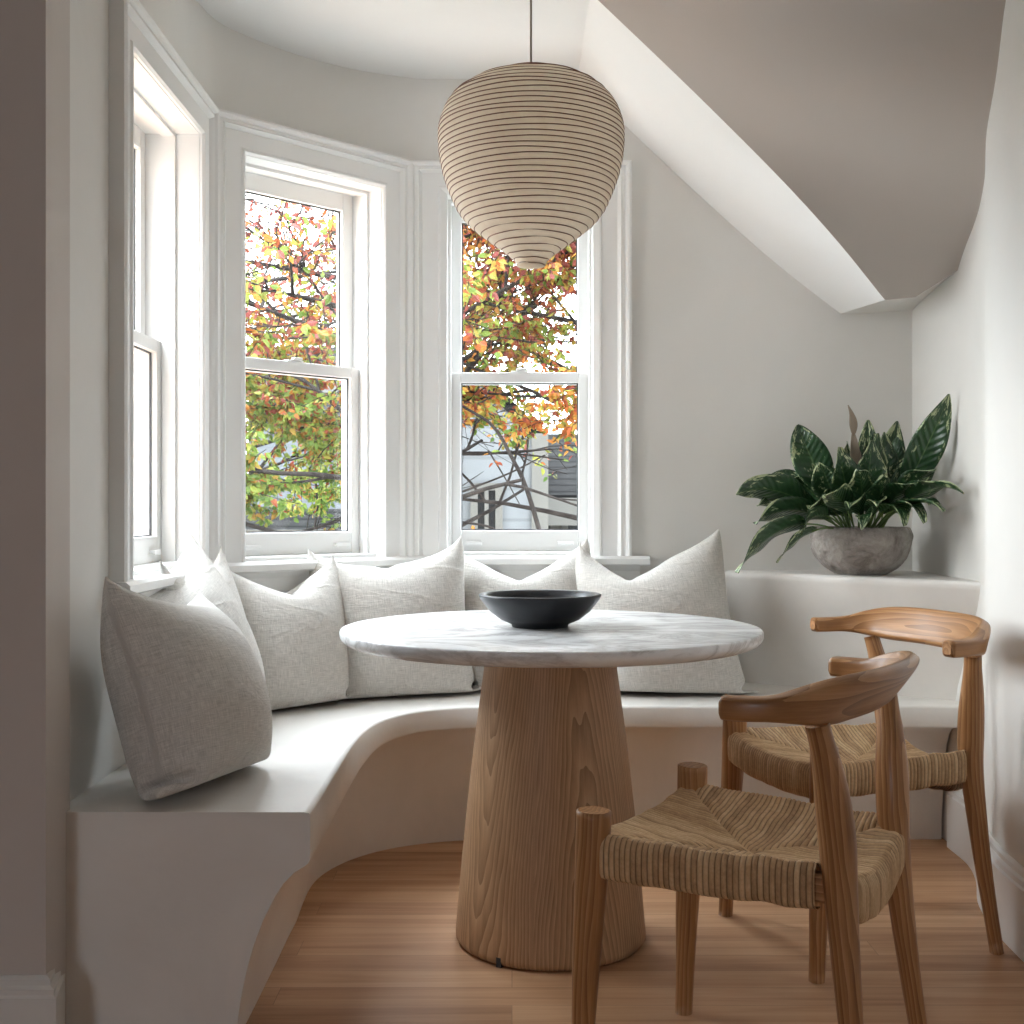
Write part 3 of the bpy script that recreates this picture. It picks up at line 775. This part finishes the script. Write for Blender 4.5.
# ------------------------------------------------------------------ plant
PX, PY, PZ = 1.112, 3.795, ZL
pot = empty('potted_plant', (PX, PY, PZ), 0, label='leafy green variegated plant in a rough stone bowl on the corner ledge', cat='potted plant')
mb = MB()
prof = [(0, .0), (.070, .0), (.085, .004), (.115, .024), (.140, .055), (.154, .090), (.157, .120), (.152, .142), (.146, .150), (.136, .148), (.134, .13), (.13, .11)]
pf = catmull(prof, 50); P = []
for r, z in pf:
    row = []
    for k in range(90):
        a = 2 * PI * k / 90; d = .004 * mnoise.fractal(Vector((math.cos(a) * 3 * 1.5, math.sin(a) * 4.5, z * 28)), 1, 2, 4) if r > .02 and z > .003 else 0
        row.append(((r + d) * math.cos(a), (r + d) * math.sin(a), z))
    P.append(row)
mb.grid(P, None, True, close_v=True); mb.build('pot', M['stone'], pot)
mb = MB(); mb.grid([[((.128 * q / 6) * math.cos(2 * PI * k / 30), (.128 * q / 6) * math.sin(2 * PI * k / 30), .122 + .006 * mnoise.noise(Vector((q, k * .7, 2)))) for k in range(30)] for q in range(7)], None, True, close_v=True); mb.build('soil', M['soil'], pot, flip=True)
leafm, stemm, dry = MB(), MB(), MB()
def leaf(mb, base, tip, width, bend, seed, side=None, fold=.25, petiole=.35, droop=0.0):
    b, t_ = Vector(base), Vector(tip); d = t_ - b; L = d.length
    mid = b + d * .5 + Vector(bend)
    def bez(q): return b * (1 - q) ** 2 + mid * 2 * q * (1 - q) + t_ * q * q
    n = 16; m_ = 8; P = []; G = []
    if side is None: side = d.normalized().cross(Vector((-.2, 1, 0))) * .75 + d.normalized().cross(Vector((0, 0, 1))) * .55
    side = Vector(side)
    if side.length < 1e-4: side = Vector((1, 0, 0))
    for i in range(n + 1):
        q = i / n; qq = petiole + (1 - petiole) * q; c = bez(qq); tg = (bez(min(1, qq + .02)) - bez(qq - .02)).normalized()
        sd = (side - tg * side.dot(tg)).normalized(); up_ = sd.cross(tg)
        w = width * 1.45 * (math.sin(PI * min(1, q * .96 + .02) ** .8) ** .85) * (1 - .25 * q)
        row = []; gr = []
        for j in range(m_ + 1):
            s = -1 + 2 * j / m_
            wav = .22 * width * math.sin(q * 9 + seed * 5 + s * 1.5) * abs(s)
            row.append(c + sd * (s * w) + up_ * (abs(s) * w * fold * 1.2 + wav) ); gr.append((q, s, seed))
        P.append(row); G.append(gr)
    mb.grid(P, G, True)
    if mb is leafm: tube(stemm, [bez(q * petiole * 1.15 / 6) for q in range(7)], lambda t: .0028, 6, cap=False)
def tipw(px, py, Y): return ((px - 512) / f_px * Y - PX, Y - PY, CH - (py - YH) / f_px * Y - PZ)
keyl = [ # tip px, tip py, depth Y, half width, bend
 (797, 425, 3.78, .046, (-.05, 0, .10), .35), (949, 394, 3.60, .040, (.05, -.02, .06), .35), (736, 494, 3.62, .044, (-.03, -.02, .13), .45),
 (757, 506, 3.70, .034, (-.03, 0, .12), .4), (755, 524, 3.60, .036, (-.04, -.02, .12), .4), (737, 573, 3.52, .036, (-.04, -.05, .17), .45),
 (777, 563, 3.55, .020, (-.02, -.04, .12), .6), (963, 494, 3.42, .042, (.02, -.05, .14), .45), (944, 512, 3.38, .032, (.03, -.03, .12), .4),
 (905, 526, 3.50, .032, (.02, -.08, .16), .35), (925, 523, 3.46, .028, (.02, -.06, .15), .4), (897, 421, 3.80, .040, (.0, .02, .03), .35),
 (884, 432, 3.74, .042, (.02, .02, .04), .3), (872, 440, 3.66, .040, (-.01, -.02, .03), .3), (840, 447, 3.62, .042, (-.03, -.04, .04), .3),
 (858, 470, 3.55, .036, (.0, -.06, .06), .3), (884, 476, 3.55, .030, (.01, -.05, .06), .3), (820, 462, 3.72, .040, (-.03, 0, .07), .35),
 (792, 480, 3.80, .040, (-.04, .02, .09), .35), (826, 497, 3.50, .034, (-.02, -.07, .10), .35), (850, 508, 3.52, .028, (0, -.07, .11), .35),
 (878, 506, 3.50, .026, (.01, -.07, .10), .35), (905, 456, 3.75, .040, (.03, .0, .06), .35), (922, 450, 3.70, .040, (.03, -.02, .06), .35),
 (935, 470, 3.55, .036, (.04, -.03, .09), .4), (915, 485, 3.50, .034, (.03, -.06, .10), .35), (775, 520, 3.75, .034, (-.04, 0, .12), .4),
 (800, 535, 3.60, .026, (-.03, -.03, .13), .45), (765, 480, 3.85, .036, (-.04, 0, .11), .4), (868, 420, 3.85, .036, (0, .0, .02), .35),
 (810, 510, 3.62, .036, (-.03, -.02, .11), .35), (930, 505, 3.60, .030, (.03, 0, .12), .4), (862, 530, 3.56, .022, (0, -.08, .12), .4)]
for k, (px_, py_, Y_, w_, bn, pe) in enumerate(keyl):
    tx = tipw(px_, py_, Y_); a = math.atan2(tx[1], tx[0]); r0 = .03 + .04 * random.random()
    base = (r0 * math.cos(a), r0 * math.sin(a), .12)
    # broad face turned to the viewer for the upright ones
    upright = py_ < 465
    sd = None if not upright else Vector((1, .15 + .5 * (random.random() - .5), .0)).cross(Vector((0, 0, 1))).cross(Vector(tx) - Vector(base)) if False else (Vector((1, random.uniform(-.4, .4), 0)) if upright else None)
    leaf(leafm, base, tx, w_, bn, k * 1.37 + .2, sd, petiole=pe * .8)
random.seed(21)
for k in range(16):
    a = random.uniform(0, 2 * PI); rr_ = random.uniform(.05, .13); h = random.uniform(.14, .34)
    tx = (rr_ * math.cos(a), rr_ * math.sin(a) * .8 - .03, .12 + h)
    leaf(leafm, (.03 * math.cos(a), .03 * math.sin(a), .12), tx, random.uniform(.024, .036), (.03 * math.cos(a), .03 * math.sin(a), .02), k * 2.1 + 50.3, None if k % 2 else (1, random.uniform(-.5, .5), 0))
leaf(dry, (0, 0, .12), tipw(853, 432, 3.76), .022, (.0, 0, .0), 3.3, (1, .2, 0), petiole=.3)
leaf(dry, tipw(853, 436, 3.76), tipw(848, 405, 3.74), .010, (.012, 0, .0), 4.3, (1, .2, 0), petiole=.0)
def solid(o, th=.0012):
    m = o.modifiers.new('thick', 'SOLIDIFY'); m.thickness = th
solid(leafm.build('foliage', M['leaf'], pot)); stemm.build('stem', M['stem'], pot); solid(dry.build('dry_leaf', M['dryleaf'], pot))

# ------------------------------------------------------------------ outside
t = NT('bounce_ground_tone'); p = t.obj(); M['bounce_pale'] = t.set(color=t.ramp(t.noise(p, 3, 5), [(.3, (.38, .38, .35)), (.7, (.5, .49, .46))]), rough=.95)  # near ground made pale to bounce skylight up to the ceiling
t = NT('autumn_grass'); p = t.obj(); M['grass'] = t.set(color=t.ramp(t.noise(p, 3, 5), [(.3, (.010, .014, .005)), (.7, (.025, .026, .010))]), rough=.95, spec=.1)
mb = MB(); mb.box((-40, 8.6, -3.3), (40, 60, -3.2)); tag(mb.build('ground', M['grass']), kind='structure')
mb = MB(); mb.box((-12, -10, -3.3), (12, 8.6, -3.2)); tag(mb.build('bounce_ground', M['bounce_pale']), kind='structure')
def siding(name, col, pitch=.14):
    t = NT(name); p = t.geo(); s = t.n('SeparateXYZ', {0: p}); fr = t.math('FRACT', t.math('DIVIDE', s.outputs[2], pitch))
    c = t.mix(t.math('MULTIPLY', t.math('LESS_THAN', fr, .10), .45), col, tuple(x * .45 for x in col))
    return t.set(color=c, rough=.7, normal=t.bump(fr, .6, .02))
M['side_white'] = siding('white_siding', (.085, .09, .095), .30); M['side_blue'] = siding('blue_grey_siding', (.060, .066, .074)); M['side_beige'] = siding('beige_siding', (.065, .058, .047), .2)
t = NT('grey_shingles'); p = t.geo(); s = t.n('SeparateXYZ', {0: p}); fr = t.math('FRACT', t.math('DIVIDE', s.outputs[2], .075))
c = t.mix(t.math('LESS_THAN', fr, .22), t.ramp(t.noise(p, 9, 4), [(.3, (.006, .006, .006)), (.7, (.011, .0107, .0105))]), (.0025, .0025, .0025)); M['shingle'] = t.set(color=c, rough=.95, spec=.03)
t = NT('weathered_trim'); M['outtrim'] = t.set(color=(.06, .057, .05), rough=.7)
t = NT('dark_house_window'); M['dkglass'] = t.set(color=(.004, .005, .006), rough=.3, spec=.2)
def house(label, x0, x1, y0, y1, ze, zr, wall, wins, ridge='x', over=.25):
    r = empty('house', ((x0 + x1) / 2, y0, -3.2), label=label, cat='house', group='neighbouring houses behind the trees')
    ox, oy = (x0 + x1) / 2, y0
    mb = MB(); mb.box((x0 - ox, 0, 0), (x1 - ox, y1 - y0, ze + 3.2))
    if ridge == 'y':
        i = len(mb.v)
        for yy in (0, y1 - y0):
            for p in ((x0 - ox, ze + 3.2), (x1 - ox, ze + 3.2), (0, zr + 3.2)): mb.vert((p[0], yy, p[1]))
        mb.face([i, i + 1, i + 2]); mb.face([i + 5, i + 4, i + 3])
    mb.build('house_wall', wall, r)
    mb = MB(); h = .16
    if ridge == 'x':
        ym = (y1 - y0) / 2; A = [(-over, ze + 3.2 - .05), (ym, zr + 3.2), (y1 - y0 + over, ze + 3.2 - .05)]
        for (a, b) in (A[:2], A[1:]):
            i = len(mb.v)
            for x in (x0 - ox - over, x1 - ox + over):
                for p in (a, b): mb.vert((x, p[0], p[1]))
                for p in (b, a): mb.vert((x, p[0], p[1] - h))
            for q in ((0, 1, 2, 3), (7, 6, 5, 4), (0, 4, 5, 1), (2, 6, 7, 3), (0, 3, 7, 4), (1, 5, 6, 2)): mb.face([i + k for k in q])
    else:
        hw = (x1 - x0) / 2
        for sx in (-1, 1):
            i = len(mb.v); a, b = (sx * (hw + over), ze + 3.2 - .1), (0, zr + 3.2)
            for yy in (-over, y1 - y0 + over):
                for p in (a, b): mb.vert((p[0], yy, p[1] + .05))
                for p in (b, a): mb.vert((p[0], yy, p[1] - h + .05))
            for q in ((0, 1, 2, 3), (7, 6, 5, 4), (0, 4, 5, 1), (2, 6, 7, 3), (0, 3, 7, 4), (1, 5, 6, 2)): mb.face([i + k for k in q])
    mb.build('roof', M['shingle'], r)
    mb = MB(); mb.box((x0 - ox - over, -over - .04, ze + 3.2 - .38), (x1 - ox + over, -over, ze + 3.2 - .08)) if ridge == 'x' else mb.box((x0 - ox - .02, -.04, 0), (x0 - ox + .14, 0, ze + 3.2))
    if ridge == 'y': mb.box((x1 - ox - .14, -.04, 0), (x1 - ox + .02, 0, ze + 3.2))
    mb.build('fascia', M['outtrim'], r)
    for (wx0, wx1, wz0, wz1) in wins:
        mb = MB(); t_ = .07; X0, X1, Z0, Z1 = wx0 - ox, wx1 - ox, wz0 + 3.2, wz1 + 3.2
        for q in ((X0 - t_, Z0 - t_, X0, Z1 + t_), (X1, Z0 - t_, X1 + t_, Z1 + t_), (X0, Z0 - t_, X1, Z0), (X0, Z1, X1, Z1 + t_), ((X0 + X1) / 2 - .02, Z0, (X0 + X1) / 2 + .02, Z1)): mb.box((q[0], -.05, q[1]), (q[2], 0, q[3]))
        wf = mb.build('house_window', M['outtrim'], r)
        mb = MB(); mb.box((X0, -.02, Z0), (X1, .02, Z1)); mb.build('pane', M['dkglass'], wf)
house('white sided house behind the autumn tree in the back window', -.95, .33, 11.5, 16, 1.75, 2.35, M['side_white'], [(-.33, -.16, -.2, 1.2)], 'y', .02)
house('low beige house with grey shingle roof in the lower corner of the back window', .42, 6.0, 13.2, 18, 1.22, 2.0, M['side_beige'], [(.62, 1.35, .0, .88), (2.4, 3.3, .0, .88)], 'x')
house('blue grey sided house far behind the bare branches of the angled window', -4.1, -2.55, 18.5, 24, 3.1, 3.9, M['side_blue'], [], 'x')
house('low outbuilding with a dark roof at the foot of the angled window', -3.9, -1.62, 12.4, 14.0, .80, 1.02, M['side_beige'], [(-2.6, -2.2, -.6, .4)], 'x', .1)

def leafmat(name, stops, hk, z0):
    t = NT(name); g = t.gc(); sp = t.n('SeparateXYZ', {0: g})
    v = t.math('ADD', sp.outputs[0], t.math('MULTIPLY', t.math('SUBTRACT', sp.outputs[1], z0), hk))
    c = t.ramp(v, stops, 'LINEAR'); tr_ = t.n('BsdfTranslucent', {'Color': c}); t.set(color=c, rough=.6, spec=.25)
    ms = t.n('MixShader', {0: .45}); t.link(t.b.outputs[0], ms.inputs[1]); t.link(tr_.outputs[0], ms.inputs[2]); t.link(ms.outputs[0], t.out.inputs[0]); return t.m
M['leaves_green'] = leafmat('turning_leaves', [(.0, (0.0437, 0.0813, 0.0149)), (.30, (0.1062, 0.1499, 0.0250)), (.52, (0.1875, 0.1875, 0.0374)), (.66, (0.2374, 0.1062, 0.0199)), (.72, (0.2124, 0.0562, 0.0149)), (.88, (0.1249, 0.0274, 0.0175)), (1.0, (0.1624, 0.0437, 0.0374))], .30, 1.75)
M['leaves_orange'] = leafmat('orange_leaves', [(.0, (0.1000, 0.1499, 0.0300)), (.20, (0.1999, 0.2249, 0.0437)), (.38, (0.2998, 0.1624, 0.0325)), (.56, (0.2748, 0.0875, 0.0175)), (.74, (0.2124, 0.0425, 0.0137)), (.9, (0.1124, 0.0226, 0.0149)), (1.0, (0.2124, 0.0425, 0.0325))], .10, 1.65)
t = NT('grey_brown_bark'); M['bark'] = t.set(color=t.ramp(t.noise(t.obj(), 12, 5), [(.3, (.010, .008, .0075)), (.7, (.028, .024, .022))]), rough=.95, spec=.1)
def wpt(px, py, Y): return ((px - 512) / f_px * Y, Y, CH - (py - YH) / f_px * Y)
def tree(label, x, y, seed, mat, dens, spread=1.0, top=3.0, prim=9, per=15, extra=()):
    rnd = random.Random(seed); r = empty('tree', (x, y, -3.2), label=label, cat='tree', group='autumn trees outside the windows')
    wd, lf = MB(), MB(); twigs = []
    def seg(p, d, L, r0, depth):
        if depth <= 2 and p.z - 3.2 < 1.5 and p.x + x > -.45 and p.x + x < .6 and rnd.random() < .72: return
        pts = [p.copy()]; q = p.copy(); dd = d.copy(); k = 4 if depth > 1 else 3
        for i in range(k):
            dd = (dd + Vector((rnd.uniform(-1, 1), rnd.uniform(-1, 1), rnd.uniform(-.5, .55))) * .20).normalized(); q = q + dd * L / k; pts.append(q.copy())
        tube(wd, pts, lambda t: max(.0022, r0 * (1 - .5 * t)), 8 if depth > 2 else 5, cap=False)
        if depth <= 1:
            twigs.append(pts)
        if depth == 0: return
        nb = rnd.choice((4, 5)) if depth > 1 else 4
        for i in range(nb):
            s = rnd.uniform(.3, 1.0); j = min(int(s * k), k - 1); pp = pts[j].lerp(pts[j + 1], s * k - j)
            nd = (dd + Vector((rnd.uniform(-1, 1), rnd.uniform(-1, 1), rnd.uniform(-.55, .6))) * .95).normalized()
            seg(pp, nd, L * rnd.uniform(.55, .8), r0 * .52, depth - 1)
    trunk = [Vector((0, 0, 0)), Vector((.05, .02, 1.4)), Vector((-.03, .0, 2.8)), Vector((.04, .05, 4.2)), Vector((.0, .0, 5.4)), Vector((.06, -.04, 6.4))]
    tp_ = [Vector(q) for q in catmull(trunk, 24)]; tube(wd, tp_, lambda t: lerp(.06, .014, t), 12, cap=False)
    for i in range(prim):
        h = lerp(3.4, 6.2, (i + rnd.random() * .6) / prim); a = i * 2.4 + rnd.random(); k = min(22, int(h / 6.4 * 23)); p = tp_[k].lerp(tp_[k + 1], .5)
        d = Vector((math.cos(a) * spread, math.sin(a) * spread * .8, rnd.uniform(.05, .75))).normalized()
        seg(p, d, rnd.uniform(.9, 1.35) * spread, .021, 3)
    for bp in extra:
        pts = [Vector(q) - Vector((x, y, -3.2)) for q in bp[0]]; pp = [Vector(q) for q in catmull(pts, 14)]
        tube(wd, pp, lambda t: lerp(bp[1], bp[1] * .5, t), 8, cap=False); twigs.append(pp[:5])
    for pts in twigs:
        for c in range(per):
            s = rnd.random() * (len(pts) - 1); j = min(int(s), len(pts) - 2); p = pts[j].lerp(pts[j + 1], s - j)
            wz = p.z - 3.2
            if rnd.random() > dens(wz, p.x + x): continue
            sz = rnd.uniform(.018, .036); a = rnd.random() * 2 * PI; dn = Vector((math.cos(a), math.sin(a), rnd.uniform(-1.6, .2))).normalized()
            sd = dn.cross(Vector((rnd.uniform(-1, 1), rnd.uniform(-1, 1), rnd.uniform(-.4, 1)))).normalized(); up_ = sd.cross(dn)
            b = p + dn * .015; g = (min(.999, max(.001, rnd.gauss(.5, .26))), wz, 0); i = len(lf.v)
            for q in (b, b + dn * sz * .55 + sd * sz * .52 + up_ * sz * .15, b + dn * sz * 1.2 + sd * sz * .42 + up_ * sz * .08, b + dn * sz * 1.9 - up_ * sz * .2, b + dn * sz * 1.2 - sd * sz * .42 + up_ * sz * .08, b + dn * sz * .55 - sd * sz * .52 + up_ * sz * .15, b + dn * sz * .9): lf.vert(q, g)
            for q in ((0, 1, 6), (1, 2, 6), (2, 3, 6), (3, 4, 6), (4, 5, 6), (5, 0, 6)): lf.face([i + e for e in q])
    wd.build('trunk', M['bark'], r); lf.build('foliage', mat, r)
    return r
tree('autumn tree with bare twigs above and green and yellow leaves below, outside the angled window', -.85, 7.6, 5, M['leaves_green'], lambda z, x: (.08 if z < 1.5 else .30) if x > -.42 else (.15 if z < .95 else (.97 if z < 2.0 else (.20 if z < 2.25 else .08))), 1.0, 3, 19, 58)
tree('slender autumn tree with dull green and rust leaves, farther off beyond the angled window', -2.55, 10.2, 31, M['leaves_green'], lambda z, x: 0.0 if x > -1.0 else (.12 if z < 1.0 else (.85 if z < 2.15 else (.22 if z < 2.6 else .07))), 1.15, 3, 19, 44)
tree('autumn tree with orange and red leaves outside the back window', .75, 8.0, 12, M['leaves_orange'], lambda z, x: .33 if z > 1.9 else (.75 if z > 1.5 else (.32 if z > 1.32 else .07)), 1.0, 3, 15, 30, [
    ([wpt(460, 405, 7.5), wpt(492, 425, 7.5), wpt(512, 458, 7.45), wpt(527, 490, 7.4), wpt(548, 560, 7.3)][::-1], .016), ([wpt(440, 500, 7.5), wpt(480, 485, 7.5), wpt(512, 472, 7.45), wpt(545, 455, 7.4)], .008),
    ([wpt(440, 520, 7.5), wpt(490, 527, 7.5), wpt(512, 545, 7.45)], .009), ([wpt(488, 450, 7.5), wpt(505, 478, 7.5), wpt(520, 505, 7.5)], .006)])

# ------------------------------------------------------------------ camera, light
cam = bpy.data.cameras.new('camera'); co = bpy.data.objects.new('camera', cam); C.objects.link(co); SC.camera = co
cam.sensor_width = 36; cam.lens = 36 * f_px / 1024; cam.shift_y = (YH - 512) / 1024 * 1.0
co.location = (0, 0, CH); co.rotation_euler = (PI / 2, 0, 0); cam.clip_end = 300
w = bpy.data.worlds.new('world'); SC.world = w; w.use_nodes = True; nt = w.node_tree; nt.nodes.clear()
wo = nt.nodes.new('ShaderNodeOutputWorld'); bg = nt.nodes.new('ShaderNodeBackground'); nt.links.new(bg.outputs[0], wo.inputs[0])
tc = nt.nodes.new('ShaderNodeTexCoord'); nz = nt.nodes.new('ShaderNodeTexNoise'); nz.inputs['Scale'].default_value = 2.5; nz.inputs['Detail'].default_value = 4
cr = nt.nodes.new('ShaderNodeValToRGB'); nt.links.new(tc.outputs['Generated'], nz.inputs['Vector']); nt.links.new(nz.outputs['Fac'], cr.inputs['Fac'])
cr.color_ramp.elements[0].color = (.82, .905, 1, 1); cr.color_ramp.elements[0].position = .35; cr.color_ramp.elements[1].color = (.90, .95, 1, 1); cr.color_ramp.elements[1].position = .65
nt.links.new(cr.outputs[0], bg.inputs[0])
# overcast sky: brighter towards the zenith
sx = nt.nodes.new('ShaderNodeSeparateXYZ'); nt.links.new(tc.outputs['Generated'], sx.inputs[0])
mr = nt.nodes.new('ShaderNodeMapRange'); nt.links.new(sx.outputs[2], mr.inputs[0])
for i_, v_ in ((1, 0.0), (2, 1.0), (3, 9.0), (4, 27.0)): mr.inputs[i_].default_value = v_
nt.links.new(mr.outputs[0], bg.inputs[1])
def area(name, loc, rot, sx, sy, power, col=(1, 1, 1), portal=False):
    l = bpy.data.lights.new(name, 'AREA'); l.shape = 'RECTANGLE'; l.size = sx; l.size_y = sy; l.energy = power; l.color = col
    o = bpy.data.objects.new(name, l); C.objects.link(o); o.location = loc; o.rotation_euler = rot
    if portal: l.cycles.is_portal = True
    return o
def win_portal(name, A, B):
    p = chord_pt(A, B, (Vector(B) - Vector(A)).length / 2, DEPTH + .03); u = (Vector(B) - Vector(A)).normalized()
    # area lights shine along local -Z; point it into the room (right of travel)
    inward = Vector((u.y, -u.x, 0)); q = inward.to_track_quat('-Z', 'Y'); o = area(name, (p[0], p[1], 1.49), (0, 0, 0), .56, 1.26, 1, portal=True)
    o.rotation_euler = q.to_euler()
win_portal('daylight_side', K1, K2); win_portal('daylight_angled', K2, K3); win_portal('daylight_back', K3, K4)
area('rear_fill_portal', (-2.65, -5.72, 1.5), (PI / 2, 0, 0), 1.3, 1.2, 1, portal=True)  # sky portal at the added rear opening, for fill
sun = bpy.data.lights.new('hazy_sun', 'SUN'); sun.energy = 3.2; sun.angle = math.radians(44); sun.color = (1, .97, .93)
so = bpy.data.objects.new('hazy_sun', sun); C.objects.link(so)
so.rotation_euler = Vector((1, .0, -.27)).to_track_quat('-Z', 'Y').to_euler()
SC.view_settings.view_transform = 'Standard'; SC.view_settings.look = 'None'; SC.view_settings.gamma = 1; SC.view_settings.use_curve_mapping = False
SC.view_settings.exposure = 0.20
SC.cycles.use_denoising = True; SC.cycles.max_bounces = 10; SC.cycles.diffuse_bounces = 6; SC.cycles.transparent_max_bounces = 16
SC.cycles.caustics_reflective = False; SC.cycles.caustics_refractive = False; SC.cycles.sample_clamp_indirect = 6
